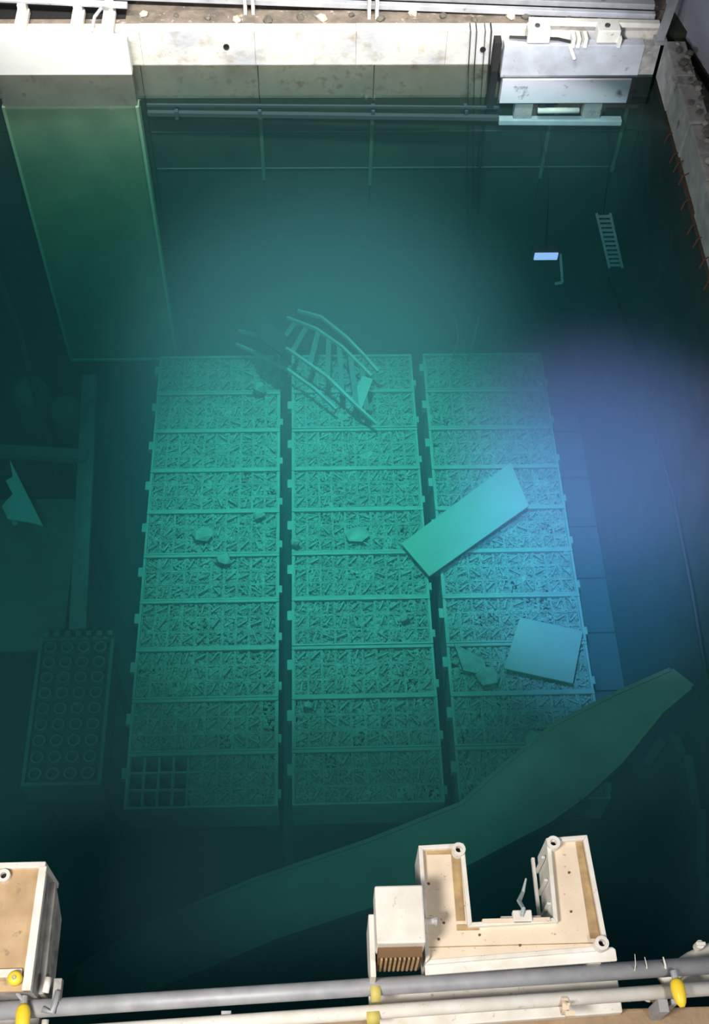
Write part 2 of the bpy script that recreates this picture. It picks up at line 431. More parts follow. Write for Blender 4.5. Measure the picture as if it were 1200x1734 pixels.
# larger lumps that stand out one by one
for (x, y, r, h, lab) in (
        (-1.39, 8.14, .15, .06, 'rounded pale lump on the left rack column, beside a dark gouge'),
        (-1.13, 7.76, .11, .05, 'small curled lump just nearer than the rounded pale lump'),
        (-0.73, 10.45, .11, .12, 'pale upright shard near the far end of the left column'),
        (-0.70, 8.42, .09, .04, 'small flat flake at the right edge of the left column'),
        (0.52, 8.12, .17, .03, 'flat round pale disc of concrete on the middle column'),
        (1.05, 6.9, .07, .05, 'dark pebble-sized lump on the middle column, right side'),
        (-0.12, 5.79, .07, .05, 'small bright lump near the left edge of the middle column'),
        (-0.25, 7.98, .06, .07, 'small rock by the seam between left and middle columns'),
        (2.45, 5.30, .16, .10, 'grey-brown lump on the right column beside the long beam'),
        (1.98, 6.12, .17, .05, 'angular slab fragment at the corner of the square plate')):
    b = MB(); rg = random.Random(int(x * 100 + 500))
    b.rock((x, y, TOP + .05 + h * .8), r, r * .8, h, rg)
    tag(b.build('concrete_lump', SILT, origin=(x, y, TOP + .05)), lab, 'debris', 'lumps on the racks')

# ------------------------------------------------------------------ plates lying on the racks
zt = TOP + .13
tag(MB().quadplate([(1.06, 7.93, zt), (1.38, 7.45, zt), (2.70, 8.42, zt + .07), (2.54, 9.10, zt + .08)], .03).build('steel_plank', PLATEM, bevel=.006),
    'long pale flat plank lying diagonally across the seam of the right column', 'plank')
tag(MB().quadplate([(2.42, 6.84, zt + .04), (3.16, 6.66, zt), (2.95, 5.98, zt), (2.16, 6.17, zt + .04)], .03).build('square_plate', PLATEM, bevel=.006),
    'pale square plate tilted on the right edge of the racks', 'plate')
tag(MB().quadplate([(1.62, 6.55, TOP + .09), (1.95, 6.33, TOP + .08), (1.98, 6.12, TOP + .08), (1.70, 6.2, TOP + .08)], .03).build('broken_plate', NOZ), 'small dark broken plate left of the square plate', 'plate')

# fallen ladder-like frame at the far end
lz = TOP + .42
lad = thing('fallen_ladder_frame', (0, 10.6, TOP + .2), 'twisted ladder-like steel frame with four rails lying at the far end of the racks', 'ladder frame')
rails = [
    [(-.20, 11.55, lz + .05), (.12, 11.36, lz + .12), (.46, 11.02, lz + .08), (.70, 10.75, lz), (.87, 10.52, lz - .05)],
    [(-.35, 11.47, lz), (.05, 11.22, lz + .04), (.40, 10.90, lz + .02), (.78, 10.45, lz - .06)],
    [(-1.02, 11.32, lz - .1), (-.62, 11.12, lz + .0), (-.28, 10.82, lz + .02), (.18, 10.40, lz), (.55, 9.98, lz - .08), (.82, 9.75, lz - .2)],
    [(-1.05, 11.15, lz - .18), (-.72, 10.90, lz - .12), (-.35, 10.62, lz - .1), (.02, 10.28, lz - .12), (.30, 10.0, lz - .2)],
]
for rl in rails:
    b = MB()
    for p, q in zip(rl[:-1], rl[1:]): b.bar(p, q, .036, .05)
    b.build('rail', RACK, lad)
for t in (.10, .24, .38, .52, .66, .80, .94):
    def at(rl, t):
        k = t * (len(rl) - 1); i = min(int(k), len(rl) - 2)
        return Vector(rl[i]).lerp(Vector(rl[i + 1]), k - i)
    MB().bar(at(rails[1], t * .95) + Vector((0, 0, -.03)), at(rails[2], .22 + t * .74) + Vector((0, 0, -.03)), .07, .04).build('rung', DIMST, lad)
MB().quadplate([(.66, 10.46, lz - .06), (.80, 10.40, lz - .06), (.64, 9.96, lz - .12), (.48, 10.05, lz - .1)], .03).build('end_plate', RIM, lad)
for p in ((-.5, 10.85), (.4, 10.35), (.72, 9.9), (.5, 10.85)):
    MB().box(p[0] - .03, p[0] + .03, p[1] - .03, p[1] + .03, TOP + .04, lz - .06).build('foot', DIMST, lad)
b = MB(); b.quadplate([(-.69, 10.64, -3.0), (-.40, 10.39, -3.05), (-.32, 10.64, -3.0), (-.62, 11.03, -3.0), (-.96, 11.54, -3.0), (-1.09, 11.63, -3.0)], .05)
tag(b.build('dark_wedge', DARK), 'dark pointed steel wedge jutting from behind the twisted ladder frame', 'debris')

for pts, lab in (([(.46, 11.45, TOP + .02), (.40, 11.3, TOP + .3), (.44, 11.22, TOP + .5)], 'thin dark rod standing beyond the ladder frame'),
                 ([(1.95, 11.05, TOP), (2.0, 11.1, TOP + .4), (1.93, 11.2, TOP + .75)], 'slim pale rod at the far end of the right column'),
                 ([(2.15, 11.0, TOP), (2.22, 11.1, TOP + .35), (2.28, 11.3, TOP + .6)], 'bent pale rod leaning at the far right corner of the racks')):
    tag(MB().tube(pts, .012, 6).build('bent_rod', DIMST), lab, 'rod', 'rods poking up at the far end')

# ------------------------------------------------------------------ long sunken beam (tapering sheet with a turned-down flange)
upE = [(3.65, 5.41, -2.3), (3.06, 5.23, -2.5), (2.45, 5.0, -2.7), (1.94, 4.66, -2.85), (1.44, 4.28, -3.0), (0.47, 4.01, -3.3), (-0.69, 3.77, -3.7), (-1.81, 3.45, -4.1), (-2.56, 3.1, -4.4), (-3.1, 2.9, -6.15)]
loE = [(3.83, 5.22, -2.3), (3.51, 5.02, -2.5), (3.06, 4.57, -2.7), (2.65, 4.26, -2.85), (2.32, 4.08, -3.0), (0.93, 3.49, -3.3), (-0.5, 3.17, -3.7), (-1.77, 2.78, -4.1), (-2.51, 2.52, -4.4), (-3.1, 2.3, -6.15)]
bm_ = thing('sunken_beam', (.5, 4, -4.0), 'very long bent tapering steel beam slanting across the near end of the racks', 'beam')
n = len(upE)
b = MB(); v = []
for u, l in zip(upE, loE): v += [u, l, (l[0], l[1], l[2] - .04), (u[0], u[1], u[2] - .04)]
f = []
for i in range(n - 1):
    for k in range(4): f.append((i * 4 + k, (i + 1) * 4 + k, (i + 1) * 4 + (k + 1) % 4, i * 4 + (k + 1) % 4))
f += [(0, 1, 2, 3), ((n - 1) * 4 + 3, (n - 1) * 4 + 2, (n - 1) * 4 + 1, (n - 1) * 4)]
b.add(v, [t[::-1] for t in f]); b.build('web', BEAMM, bm_)
for E_, nm in ((loE, 'flange'), (upE, 'flange')):
    b = MB()
    for p, q in zip(E_[:-1], E_[1:]):
        b.bar((p[0], p[1], p[2] - .09), (q[0], q[1], q[2] - .09), .04, .20)
    b.build(nm, BEAMM, bm_)
# crumpled hood-like debris under the right end of the beam
hd = MB(); P_ = [(3.62, 4.95), (3.80, 5.15), (3.93, 4.9), (3.97, 4.3), (3.88, 3.6), (3.75, 3.1)]
for p, q in zip(P_[:-1], P_[1:]): hd.bar((p[0], p[1], -3.4), (q[0], q[1], -3.6), .10, .35)
hd.box(3.74, 3.86, 3.05, 3.2, BOT, -3.5)
hd.box(3.92, 4.0, 4.2, 4.3, BOT, -3.5)
tag(hd.build('crumpled_hood', RKSIDE), 'dark curved frame below the right end of the sunken beam', 'debris')

# ------------------------------------------------------------------ ledge and items right of the racks
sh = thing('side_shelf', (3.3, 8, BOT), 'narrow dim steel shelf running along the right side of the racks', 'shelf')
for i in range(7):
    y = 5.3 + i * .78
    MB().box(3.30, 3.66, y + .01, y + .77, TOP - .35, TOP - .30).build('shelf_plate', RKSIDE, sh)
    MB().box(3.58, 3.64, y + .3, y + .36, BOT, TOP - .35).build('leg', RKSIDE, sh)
hp = MB().tube([(3.96, 11.4, -2.75), (4.02, 10.3, -2.5), (4.05, 9.6, -2.38), (4.03, 8.8, -2.42), (4.05, 7.6, -2.34), (4.04, 6.4, -2.36), (4.04, 5.2, -2.5), (4.06, 3.6, -2.4)], .028, 8)
tag(hp.build('wall_hose', RUBBER, smooth=True), 'thin dark hose running along the right wall under water', 'hose')

# ladder-like reflection in the water, built as pale rails and rungs
cl = thing('ladder_reflection', (3.6, 11.2, -1.4), 'short pale ladder shape built as a reflection in the dark right corner', 'reflection')
a0, a1 = Vector((3.34, 10.6, -.88)), Vector((3.66, 10.6, -1.74))
off = Vector((.16, .0, 0))
MB().bar(a0, a1, .03, .03, (0, 1, 0)).build('rail', STEEL, cl); MB().bar(a0 + off, a1 + off, .03, .03, (0, 1, 0)).build('rail', STEEL, cl)  # rails of the ladder-like reflection
for k in range(12):
    p = a0.lerp(a1, (k + .5) / 12); MB().bar(p, p + off, .02, .025).build('rung', STEEL, cl)
MB().tube([a0 + off / 2, a0 + off / 2 + Vector((.2, .9, .1)), (3.7, YB - .005, -.9)], .006, 6).build('reflection_wire', RUBBER, cl)
# lamp glint on the water, built as a small glowing box
lp = thing('lamp_glint', (2.95, 10.6, -1.9), 'small glowing bluish-white box built as a lamp glint near the far right corner', 'glint')
LP = Vector((2.75, 10.25, -1.2))
MB().box(LP.x - .14, LP.x + .14, LP.y - .02, LP.y + .0, LP.z - .055, LP.z + .055).build('lens', GLOW, lp, bevel=.01)
h_ = MB(); h_.box(LP.x - .16, LP.x + .16, LP.y, LP.y + .12, LP.z - .07, LP.z + .07); h_.build('glint_backing', RKSIDE, lp, bevel=.015)
MB().tube([(LP.x, LP.y + .06, LP.z + .07), (LP.x + .1, LP.y + .9, LP.z + .3), (LP.x + .1, YB - .005, -.8)], .006, 6).build('glint_cord', RUBBER, lp)
br = MB(); br.bar((LP.x + .18, LP.y + .05, LP.z - .02), (LP.x + .26, LP.y - .02, LP.z - .42), .03, .02, (0, 1, 0)); br.bar((LP.x + .26, LP.y - .02, LP.z - .42), (LP.x + .18, LP.y, LP.z - .46), .03, .02, (0, 1, 0))
br.build('bracket', STEEL, lp)  # part of the lamp glint stand-in

# ------------------------------------------------------------------ left side of the pool
ch = thing('side_channel', (-3, 8.8, BOT), 'long dim channel beam running beside the dark gap left of the racks', 'channel beam')
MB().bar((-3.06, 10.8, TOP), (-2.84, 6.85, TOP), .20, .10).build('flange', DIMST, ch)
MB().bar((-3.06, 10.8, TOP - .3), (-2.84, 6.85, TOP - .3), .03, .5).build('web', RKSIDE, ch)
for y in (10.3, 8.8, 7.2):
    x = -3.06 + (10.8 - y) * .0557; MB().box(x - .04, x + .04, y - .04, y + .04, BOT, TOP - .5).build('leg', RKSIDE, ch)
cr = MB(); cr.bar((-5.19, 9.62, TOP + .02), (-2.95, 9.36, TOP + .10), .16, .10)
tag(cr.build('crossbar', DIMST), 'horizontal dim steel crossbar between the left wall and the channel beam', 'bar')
tr_ = MB(); tr_.quadplate([(-3.90, 9.22, TOP + .25), (-3.84, 8.98, TOP + .20), (-3.92, 8.92, TOP + .2), (-3.82, 8.75, TOP + .15), (-3.95, 8.60, TOP + .1), (-3.86, 8.42, TOP + .08), (-3.55, 8.38, TOP + .04), (-3.42, 8.34, TOP + .02)], .02)
tr_.quadplate([(-3.86, 8.5, TOP + .07), (-3.80, 8.5, TOP + .07), (-3.80, 8.56, TOP + .07), (-3.86, 8.56, TOP + .07)], 2.3)
tag(tr_.build('torn_sheet', SCRAP), 'pale torn triangular sheet with ragged left edge at the far left', 'sheet')
hz = thing('floor_stand', (-3.6, 7.4, BOT), 'dim flat-topped steel stand on the floor under the torn sheet', 'stand')
MB().box(-4.5, -3.05, 6.7, 8.9, TOP - .25, TOP - .2).build('top_plate', DIMST, hz)
for x in (-4.4, -3.15):
    for y in (6.8, 8.8): MB().box(x - .05, x + .05, y - .05, y + .05, BOT, TOP - .25).build('leg', RKSIDE, hz)
for k, (x, y, r, zt_) in enumerate(((-4.0, 10.95, .26, -4.3), (-3.52, 10.75, .22, -4.45))):
    v_ = MB().tube([(x, y, BOT), (x, y, zt_ - .12), (x, y, zt_ - .04), (x, y, zt_)], [r, r, r * .9, r * .55], 18)
    tag(v_.build('upright_canister', DIMST, smooth=True), ['wide round-topped canister standing in the far left corner', 'narrower round-topped canister beside the wide one, next to the channel'][k], 'canister', 'canisters in the far left corner')
tag(MB().tube([(-4.3, 11.7, -.6), (-4.1, 11.3, -2.0), (-3.9, 11.0, -3.2), (-3.7, 10.2, -4.9), (-3.65, 9.9, BOT)], .05, 8).build('leaning_pipe', RKSIDE), 'dark pipe leaning in the far left corner beside the gate plate', 'pipe')

# small side rack, lower left
sr = thing('control_blade_rack', (-2.85, 5.9, BOT), 'small dim rack with toothed far edge standing left of the racks', 'fuel rack')
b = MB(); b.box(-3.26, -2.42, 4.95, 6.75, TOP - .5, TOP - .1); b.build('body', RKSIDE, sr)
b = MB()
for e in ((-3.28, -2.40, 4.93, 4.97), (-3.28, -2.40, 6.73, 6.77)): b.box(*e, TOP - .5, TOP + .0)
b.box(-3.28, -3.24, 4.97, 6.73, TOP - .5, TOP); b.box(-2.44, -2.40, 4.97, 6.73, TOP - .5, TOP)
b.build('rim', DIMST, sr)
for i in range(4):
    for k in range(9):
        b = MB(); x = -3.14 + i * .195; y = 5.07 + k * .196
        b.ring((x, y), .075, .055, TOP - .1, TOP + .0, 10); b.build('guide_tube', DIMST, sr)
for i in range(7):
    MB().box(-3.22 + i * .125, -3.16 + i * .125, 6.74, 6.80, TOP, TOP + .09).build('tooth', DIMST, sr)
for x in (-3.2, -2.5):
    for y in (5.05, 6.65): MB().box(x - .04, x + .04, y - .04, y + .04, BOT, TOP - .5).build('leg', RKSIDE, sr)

# ------------------------------------------------------------------ gate plate hanging on the far wall, left
gx0, gx1, gy = -3.62, -2.045, 12.0
g = thing('pool_gate', (-2.85, gy + .1, -4.9), 'tall flat steel gate plate hanging down the far wall at the left', 'gate')
MB().box(gx0, gx1, gy, gy + .12, -.0, .47).build('upper_plate', GATET, g, bevel=.012)
MB().box(gx0, gx1, gy, gy + .12, -.42, -.0).build('reflection_band_plate', REFLBAND, g)  # reflection of the white gate top, painted as a band below the waterline
MB().box(gx0, gx1, gy, gy + .12, -4.92, -.42).build('lower_plate', GATEM, g)
for x in (gx0, gx1):
    MB().box(x - .018, x + .018, gy - .025, gy + .12, -4.92, -.42).build('edge_strip', GATEE, g)
MB().box(gx0, gx1, gy - .02, gy + .1, -4.96, -4.92).build('bottom_lip', GATEE, g)
MB().tube([(-3.9, 12.52, .66), (-2.05, 12.42, .62)], .04, 10).build('hanger_bar', PALE, g)
for x in (-3.25, -2.62, -2.27):
    q = MB(); q.box(x - .07, x + .07, gy + .10, gy + .5, .46, .53); q.box(x - .05, x + .05, gy + .42, gy + .55, .50, .62); q.build('hanger_tab', WHITE, g, bevel=.008)
q = MB(); q.box(gx0 + .05, gx1 - .25, gy + .12, gy + .3, .40, .47); q.build('top_flange', CREAM, g, bevel=.01)
for x in (-3.48, -3.0, -2.45): MB().ring((x, gy + .2), .045, .02, .46, .50, 12).build('bolt', WHITE, g)
struct(MB().box(-4.3, -2.1, 12.45, 13.0, .40, .445), 'shade_slab_1', DARK, 'dark slab painted as the shaded gap behind the gate plate')  # dark slab stands in for the shaded gap behind the hanger bar
hk = MB().tube([(-2.45, 12.14, .48), (-2.40, 12.2, .62), (-2.33, 12.3, .66), (-2.28, 12.42, .58)], .02, 8); hk.build('hook', STEEL, g)

# ------------------------------------------------------------------ scaffold rails behind the far curb
def ry(x): return 12.62 - .062 * (x - .5)


brg = thing('scaffold_walkway', (0.5, 12.7, .36), 'long grey aluminium walkway of parallel beams behind the far curb', 'walkway')
for k, (dy, z, w, m) in enumerate(((0.0, .50, .07, PALE), (.11, .56, .09, STEEL), (.23, .60, .12, PALE), (.37, .60, .12, PALE), (.52, .62, .14, STEEL), (.70, .64, .16, PALE))):
    MB().bar((-4.6, ry(-4.6) + dy, z), (4.02, ry(4.02) + dy, z), w, .07).build('beam', m, brg, bevel=.008)
for x in (-.68, .75):
    q = MB()
    for s_ in (-.045, .045): q.box(x + s_ - .018, x + s_ + .018, ry(x) - .16, ry(x) + .6, .36, .69)
    for k in range(5): q.ring((x + (-.045 if k % 2 else .045), ry(x) - .1 + k * .13), .022, .008, .69, .72, 8)
    q.build('clamp_post', WHITE, brg, bevel=.004)
for x, w in ((-.1, .03), (.22, .04), (2.86, .04), (1.6, .03), (3.4, .03), (-1.6, .03)):
    MB().box(x - w / 2, x + w / 2, ry(x) + .06, ry(x) + .6, .63, .71).build('cross_strap', RKSIDE, brg)
for x in (-4.2, -2.4, 1.7, 3.3):
    MB().box(x - .05, x + .05, ry(x) + .0, ry(x) + .75, .36, .48).build('sleeper', RKSIDE, brg)
po = thing('post', (4.1, 12.1, 0), 'short leaning light grey post at the far right corner of the pool', 'post')
MB().bar((4.03, 12.05, .40), (4.12, 12.12, 1.15), .08, .08, (0, 1, 0)).build('shaft', STEEL, po)
MB().box(3.97, 4.11, 11.98, 12.12, .40, .44).build('foot_plate', STEEL, po)

# rubble along the ledge behind the far curb
rg = random.Random(5)
for k in range(34):
    x = -1.9 + k * .175 + rg.uniform(-.06, .06); s_ = rg.uniform(.03, .075)
    if x < 2.2 and k % 2: continue
    y = YB + .26 + rg.uniform(-.06, .08) - max(0, (x - 2.2)) * .06
    b = MB().rock((x, y, .42 + s_ * .4), s_, s_, s_ * .7, rg)
    tag(b.build('curb_rubble', BROKEN if k % 3 else RUBBLE), 'small lump of broken concrete on the ledge behind the far curb', 'rubble', 'lumps on the far ledge')

# ------------------------------------------------------------------ pale panel unit at the far right
pn = thing('panel_unit', (3.05, 12.0, 0), 'pale grey sheet-metal panel clamped to the far wall, right, its reflection built below', 'panel')
MB().box(2.24, 3.86, 11.98, 12.10, -.025, .40).build('upper_sheet', PALE, pn, bevel=.006)
lowM = mat('panel_reflection_paint', (0.92, 0.84, 0.92), 0.5, var=(0.80, 0.74, 0.82), vscale=3, spots=(.16, .15, .14), sscale=4.5, sth=(.58, .68))
MB().box(2.27, 3.80, 11.965, 12.08, -.375, -.045).build('panel_reflection', lowM, pn, bevel=.006)  # the panel's reflection in the water, built as a pale sheet
MB().box(2.24, 3.84, 11.99, 12.06, -.045, -.025).build('waterline_gap', RKSIDE, pn)
MB().box(3.80, 4.04, 11.99, 12.10, -.03, .39).build('side_sheet', GREYP, pn)
MB().box(2.14, 2.22, 12.05, 12.2, -.5, .38).build('dark_gasket', DARK, pn)
MB().bar((2.52, 12.22, .55), (4.02, 12.16, .55), .08, .06).build('clamp_bar', WHITE, pn, bevel=.006)
for x in (2.62, 3.42):
    q = MB(); q.box(x - .13, x + .13, 11.99, 12.16, .42, .58); q.build('clamp_plate', WHITE, pn, bevel=.01)
    MB().ring((x - .02, 12.08), .03, .014, .58, .60, 10).build('bolt', RKSIDE, pn)
for x in (3.02, 3.08, 3.16, 3.55):
    MB().box(x - .02, x + .02, 11.96, 12.1, .38, .50).build('clip', WHITE, pn)
MB().tube([(2.98, 11.96, .42), (3.02, 11.94, .34), (3.06, 11.93, .26)], .022, 8).build('hook', WHITE, pn)
MB().tube([(2.30, 12.08, .44), (2.55, 12.02, .47), (2.85, 12.03, .45), (3.0, 12.02, .42)], .018, 8).build('hose', RUBBER, pn)
# reflection of the rail and clamps above, built as a submerged rail
lr = thing('reflected_rail', (1.0, 12.0, -.6), 'reflection of the upper rail and clamps, built as a rail below the pale panel', 'rail')
MB().bar((2.3, 12.02, -.66), (3.80, 12.0, -.66), .10, .07).build('rail', PALE, lr, bevel=.006)  # reflection of the rail above
MB().bar((-1.95, 12.10, -.60), (2.3, 12.04, -.64), .06, .05).build('reflected_long_rail', RKSIDE, lr)
MB().bar((-1.95, 12.12, -.50), (2.3, 12.08, -.52), .03, .03).build('reflected_thin_rail', RKSIDE, lr)
MB().tube([(2.75, 11.98, -.49), (3.25, 11.98, -.49)], .035, 12).build('reflected_bar', WHITE, lr, smooth=True)
for x in (2.58, 3.42):
    MB().box(x - .11, x + .11, 12.0, 12.12, -.63, -.40).build('bracket', CURBR, lr, bevel=.01)  # reflection of the clamps above
MB().box(2.76, 2.84, 11.98, 12.1, -.45, -.30).build('reflected_catch', DARK, lr)
for x in (-1.6, -.6, .77, 1.9, 3.0):
    MB().box(x - .02, x + .02, 12.05, YB, -.66, -.55).build('reflected_wall_bracket', RKSIDE, lr)

# cables hanging down the far wall
for k, (x0_, x1_, z1, r_) in enumerate(((1.86, 2.20, -3.4, .006), (1.93, 2.24, -3.0, .006), (2.03, 2.20, -2.2, .005), (2.10, 2.30, -3.6, .009))):
    pts = [(x0_, YB + .1, .47), (x0_, YB - .03, .45), (x0_ + .02, YB - .04, 0), (x0_ * .6 + x1_ * .4, YB - .06, z1 * .4), (x1_, YB - .10, z1)]
    tag(MB().tube(pts, r_, 6).build('hanging_cable', RUBBER, smooth=True), 'thin dark cable hanging down the far wall left of the panel, %s' % ['leftmost', 'second from the left', 'third and shortest', 'rightmost and longest'][k], 'cable', 'cables down the far wall')

# blue-grey cabinet at the top right
cb = thing('steel_cabinet', (5.0, 12, .2), 'tall blue-grey steel cabinet standing behind the right curb', 'cabinet')
cm = MB(); cm.prism([(4.26, 12.9), (4.60, 11.2), (4.95, 9.4), (6.2, 9.6), (5.6, 13.2)], .2, 2.6); cm.build('body', SLAB, cb, bevel=.02)
MB().bar((4.245, 12.88, .26), (4.585, 11.2, .26), .03, .12).build('plinth', DARK, cb)
MB().bar((4.25, 12.89, 2.0), (4.59, 11.2, 2.0), .015, .03).build('seam_strip', STEEL, cb)

# ------------------------------------------------------------------ near-edge machinery: U-shaped tray
us = thing('forked_tray', (1.2, 1.8, .58), 'cream U-shaped forked steel tray with raised white rim over the near edge', 'tray')
out = [(.645, 1.80), (1.80, 1.86), (1.765, 2.585), (1.49, 2.57), (1.475, 2.055), (.955, 2.04), (.945, 2.55), (.645, 2.54)]


def offset(poly, d):
    n = len(poly); r = []
    for i in range(n):
        p0, p1, p2 = Vector(poly[i - 1]), Vector(poly[i]), Vector(poly[(i + 1) % n])
        e1 = (p1 - p0).normalized(); e2 = (p2 - p1).normalized()
        n1 = Vector((-e1.y, e1.x)); n2 = Vector((-e2.y, e2.x))
        bis = (n1 + n2); k = d / max(.3, bis.length * .5 * bis.normalized().dot(n1) * 2 / max(bis.length, 1e-6)) if bis.length else d
        bis.normalize(); r.append(tuple(p1 + bis * (d / max(.35, bis.dot(n1)))))
    return r


inn = offset(out, .028)
MB().prism([(.645, 1.745), (1.86, 1.80), (1.86, 1.87), (1.84, 1.885), (.645, 1.82)], .90, .925).build('front_flange', WHITE, us, bevel=.006)
b = MB(); b.prism(inn, .93, .955)
b.build('tray_floor', CREAM, us)
b = MB(); nn = len(out)
zt_, zb_ = 1.0, .60
for i in range(nn):
    if i == 0: zr = .957
    else: zr = zt_
    zb_ = .90 if i == 0 else .60
    j = (i + 1) % nn
    a_, b_, c_, d_ = out[i], out[j], inn[j], inn[i]
    v = [(*a_, zb_), (*b_, zb_), (*c_, zb_), (*d_, zb_), (*a_, zr), (*b_, zr), (*c_, zr), (*d_, zr)]
    MB().add(v, [(3, 2, 1, 0), (4, 5, 6, 7), (0, 1, 5, 4), (1, 2, 6, 5), (2, 3, 7, 6), (3, 0, 4, 7)]).build('rim_plate', WHITE, us, bevel=.004)
# stiffener fins on the inner face of the right fork
for y in (2.15, 2.3, 2.45):
    MB().box(1.455, 1.478, y, y + .015, .62, .95).build('fin', WHITE, us)
MB().box(1.44, 1.46, 2.10, 2.55, .62, .66).build('lower_lip', WHITE, us)
# gutter deposit along the inner edges
MB().box(.86, .915, 2.06, 2.50, .955, .962).build('ochre_gutter', OCHRE, us)
MB().box(.86, 1.0, 2.0, 2.035, .955, .964).build('ochre_gutter', OCHRE, us)
b = MB(); b.quadplate([(1.69, 2.55, .963), (1.735, 2.55, .963), (1.765, 1.93, .963), (1.70, 1.93, .963)], .008); b.build('ochre_gutter', OCHRE, us)
MB().box(1.02, 1.45, 2.03, 2.055, .962, 1.012).build('cross_lip', CREAM, us)
MB().box(.70, .90, 2.49, 2.52, .955, .962).build('ochre_gutter', OCHRE, us)
for (x, y) in ((.905, 2.50), (1.53, 2.53), (1.755, 1.885)):
    MB().ring((x, y), .044, .022, .955, 1.03, 18).build('ring_boss', WHITE, us, smooth=False)
    MB().tube([(x, y, .956), (x, y, .975)], .022, 12).build('bore', DARK, us)
for (x, y) in ((.70, 2.3), (.78, 2.05), (1.0, 1.97), (1.6, 2.1), (1.62, 2.35), (1.25, 1.9), (.74, 1.95)):
    MB().ring((x, y), .008, .002, .955, .962, 8).build('screw', BROWN, us)
MB().box(.645, 1.80, 1.90, 1.905, .9551, .9585).build('joint_line', OCHRE, us)
q = MB(); q.box(1.215, 1.335, 2.03, 2.10, .97, 1.03); q.box(1.14, 1.24, 2.045, 2.075, .96, .99); q.box(1.32, 1.40, 2.05, 2.075, .96, .985); q.build('latch_block', WHITE, us, bevel=.006)
# base plate that carries the tray and the fan box on the deck
MB().prism([(.30, 1.49), (1.93, 1.56), (1.93, 1.83), (1.88, 1.90), (.30, 1.80)], .50, .575).build('base_plate', WHITE, us, bevel=.01)
for x in (.72, 1.25, 1.72): MB().box(x - .04, x + .04, 1.79, 1.83, .575, .899).build('leg', GREYP, us)
tag(MB().tube([(1.27, 2.06, 1.03), (1.28, 2.10, 1.06), (1.27, 2.17, .98), (1.31, 2.24, .93), (1.335, 2.32, .96)], [.012, .014, .016, .012, .006], 6).build('tape_strip', FILM), 'thin translucent strip dangling over the water between the forks', 'strip')

# vent box beside it
vb = thing('vent_box', (.48, 2.0, .575), 'white square box with a brown slatted opening, left of the forked tray', 'box')
MB().box(.335, .635, 1.86, 2.21, .98, 1.25).build('hood', WHITE, vb, bevel=.012)
MB().box(.345, .60, 1.86, 2.19, .575, .98).build('body', WHITE, vb, bevel=.008)
MB().box(.30, .335, 1.72, 2.10, .575, 1.02).build('side_wing', WHITE, vb, bevel=.006)
MB().box(.345, .615, 1.80, 1.862, .82, 1.16).build('opening', BROWN, vb)
for k in range(9): MB().box(.36 + k * .028, .372 + k * .028, 1.785, 1.80, .86, 1.15).build('slat', OCHRE, vb)
MB().tube([(.64, 2.02, 1.12), (.70, 2.02, 1.12)], .022, 10).build('stub', WHITE, vb)
MB().ring((0, 0), .03, .016, 0, .02, 12, Matrix.Translation((.70, 2.02, 1.12)) @ Matrix.Rotation(R(90), 4, 'Y')).build('nut', STEEL, vb)

# tan box at the near left
tb = thing('weathered_box', (-2.1, 2.1, .5), 'tall weathered tan box with white rim and grey right side, near left corner', 'box')
MB().box(-2.75, -1.80, 1.70, 2.46, .96, .985).build('top_sheet', TANBOX, tb)
b = MB()
MB().box(-2.75, -1.77, 2.45, 2.49, .55, 1.01).build('rim_plate', WHITE, tb, bevel=.005)
rp = MB(); rp.quadplate([(-1.81, 2.46, 1.012), (-1.76, 2.46, 1.012), (-1.772, 1.70, 1.012), (-1.828, 1.70, 1.012)], .05); rp.build('rim_plate', WHITE, tb, bevel=.005)
MB().box(-2.75, -1.84, 1.78, 1.83, .985, 1.006).build('rim_plate', WHITE, tb, bevel=.004)
sd = MB(); sd.prism([(1.70, .50), (2.30, .50), (2.46, .98), (1.70, .98)], -1.80, -1.775, Matrix(((0, 0, 1, 0), (1, 0, 0, 0), (0, 1, 0, 0), (0, 0, 0, 1)))); sd.build('side_panel', GREYP, tb)
MB().prism([(1.72, .50), (2.26, .50), (2.42, .80), (1.72, .80)], -1.778, -1.735, Matrix(((0, 0, 1, 0), (1, 0, 0, 0), (0, 1, 0, 0), (0, 0, 0, 1)))).build('side_panel', GREYP, tb, bevel=.008)
MB().box(-2.75, -1.80, 1.70, 1.74, .50, .96).build('front_plate', GREYP, tb)
MB().box(-2.75, -1.80, 1.35, 1.74, .50, .56).build('foot_plate', GREYP, tb)
MB().ring((-2.025, 2.40), .042, .020, .985, 1.03, 16).build('ring_boss', WHITE, tb)
MB().tube([(-2.025, 2.40, .986), (-2.025, 2.40, 1.0)], .02, 12).build('bore', DARK, tb)

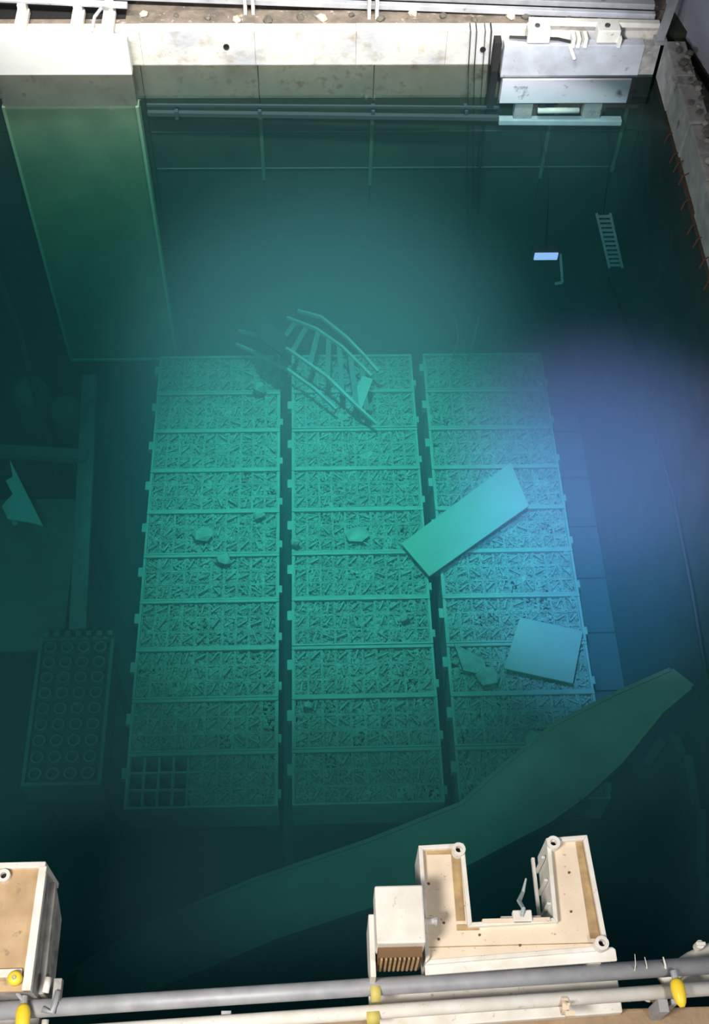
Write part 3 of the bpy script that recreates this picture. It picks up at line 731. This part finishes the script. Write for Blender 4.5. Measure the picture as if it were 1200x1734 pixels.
# ------------------------------------------------------------------ pipes along the near edge
p1 = p2 = thing('guard_rail', (.2, 1.6, .50), 'pair of long pipes, galvanised and dull white, running along the near edge', 'rail')
MB().tube([(-3.2, 1.585, .80), (2.9, 1.80, .80)], .055, 16).build('grey_pipe', STEEL, p1, smooth=True)
MB().tube([(-3.2, 1.43, .76), (2.9, 1.67, .76)], .045, 16).build('white_pipe', WHITE, p2, smooth=True)
for x in (-2.5, -.6, 2.15, 2.7):
    yy1 = 1.585 + (x + 3.2) * .0262
    MB().box(x - .03, x + .03, yy1 - .05 if yy1 - .05 < 1.55 else 1.52, 1.60, .50, .76).build('saddle', STEEL, p1)
    yy2 = 1.43 + (x + 3.2) * .032
    MB().box(x + .06, x + .10, yy2 - .03, min(yy2 + .03, 1.6), .50, .74).build('saddle', STEEL, p2)
for x, lab in ((.335, 'far'),):
    MB().tube([(x - .03, 1.585 + (x + 3.17) * .0262, .80), (x + .03, 1.585 + (x + 3.23) * .0262, .80)], .060, 16).build('tape_band', YTAPE, p1, smooth=True)
    MB().tube([(x - .06, 1.43 + (x + 3.14) * .032, .76), (x + .02, 1.43 + (x + 3.22) * .032, .76)], .050, 16).build('tape_band', YTAPE, p2, smooth=True)
cp = thing('pipe_clamp', (1.52, 1.56, .8), 'small off-white pipe clamp with a wing screw, between tray and yellow cap', 'clamp')
MB().ring((0, 0), .062, .047, -.02, .02, 14, Matrix.Translation((1.52, 1.581, .76)) @ Matrix.Rotation(R(90), 4, 'Y')).build('band', CREAM, cp)
MB().tube([(1.52, 1.581, .82), (1.53, 1.56, .87)], .010, 8).build('screw', CREAM, cp)
MB().box(1.51, 1.57, 1.50, 1.53, .80, .83).build('wing', CREAM, cp)

# yellow handles
def yellow(name, x, y, z, L, r, lab, tilt):
    t = thing(name, (x, y, z), lab, 'valve handle', 'yellow handles')
    d = Vector(tilt).normalized()
    p = Vector((x, y, z))
    pts = [p + d * L * s for s in (0, .12, .3, .6, .85, 1)]
    MB().tube(pts, [r * .55, r * .85, r, r * .95, r * .7, r * .35], 14).build('grip', YELLOW, t, smooth=True)
    MB().tube([p - d * .05, p], r * .5, 10).build('stem', STEEL, t)
    MB().tube([(x, y, .78), (x, y, z)], .014, 8).build('pin', STEEL, t)


yellow('valve_handle', 2.22, 1.69, .88, .17, .045, 'yellow plastic handle on the pipes near the right corner', (.05, -1, .1))
yellow('valve_handle', -1.83, 1.64, .90, .19, .046, 'long yellow handle pointing down over the pipes, near left corner', (.1, -1, .15))
t = thing('valve_handle', (-1.87, 1.76, .93), 'round yellow knob above the long yellow handle, near left corner', 'valve handle', 'yellow handles')
MB().tube([(-1.87, 1.765, 1.0), (-1.87, 1.765, 1.015), (-1.87, 1.765, 1.05), (-1.87, 1.765, 1.06)], [.03, .043, .043, .03], 16).build('knob', YELLOW, t, smooth=True)
MB().ring((-1.87, 1.765), .014, .007, 1.06, 1.065, 10).build('nut', STEEL, t)
MB().tube([(-1.87, 1.765, .97), (-1.87, 1.70, .92), (-1.83, 1.66, .90)], .014, 8).build('stem', STEEL, t)
t = thing('pipe_fitting', (-1.69, 1.72, .7), 'white pipe stub with a dark bracket right of the weathered box', 'fitting')
MB().tube([(-1.70, 1.80, .88), (-1.71, 1.71, .88)], .022, 12).build('stub', WHITE, t, smooth=True)
MB().box(-1.67, -1.62, 1.66, 1.80, .80, .86).build('bracket', GREYP, t, bevel=.004)
MB().tube([(-1.72, 1.62, .86), (-1.66, 1.60, .86), (-1.63, 1.72, .88)], .02, 10).build('coupler', STEEL, t, smooth=True)
MB().tube([(-1.70, 1.56, .84), (-1.70, 1.44, .84)], .022, 12).build('stub', WHITE, t, smooth=True)

# white angled pipe at the near right corner
t = thing('angled_pipe', (2.5, 1.9, .5), 'white angled pipe with a small valve at the near right corner', 'pipe')
MB().tube([(2.20, 1.74, .62), (2.42, 1.86, .62), (2.75, 1.98, .62)], [.05, .055, .055], 14).build('tube', WHITE, t, smooth=True)
MB().tube([(2.46, 1.93, .66), (2.46, 1.93, .74)], .028, 10).build('valve_body', WHITE, t)
MB().box(2.43, 2.49, 1.92, 1.94, .74, .76).build('lever', WHITE, t)
MB().box(2.34, 2.7, 1.68, 1.84, .50, .60).build('bracket', WHITE, t)
# thin wires sticking up by the pipe
for k, (x, h) in enumerate(((1.98, .16), (2.06, .08), (2.18, .07))):
    w = MB().tube([(x, 1.745, .83), (x - .005, 1.78, .83 + h * .5), (x - .02, 1.82, .83 + h)], [.004, .003, .002] if k < 2 else [.008, .007, .004], 6)
    tag(w.build('wire_end', WHITE), ['longest thin wire end poking up from the grey pipe', 'shorter faint wire end beside the longest one', 'stubby white wire end nearest the angled pipe'][k], 'wire', 'wire ends on the near pipe')
# timber lying on the near deck and board edge at the bottom right
tag(MB().bar((1.2, 1.20, .53), (2.9, 1.33, .53), .10, .06).build('timber_batten', CREAM, bevel=.005), 'pale timber batten lying on the tan deck, bottom right corner', 'batten')
rg = random.Random(9)
for k in range(9):
    x = 1.75 + k * .05 + rg.uniform(-.02, .02); y = 1.67 + rg.uniform(-.01, .012)
    tag(MB().rock((x, y - .02, .585 + .01 if x < 1.9 else .51), .022, .018, .012, rg).build('flake', CREAM if k % 2 else BROWN), 'tiny flake of paint between the two near pipes', 'flake', 'flakes between the near pipes')
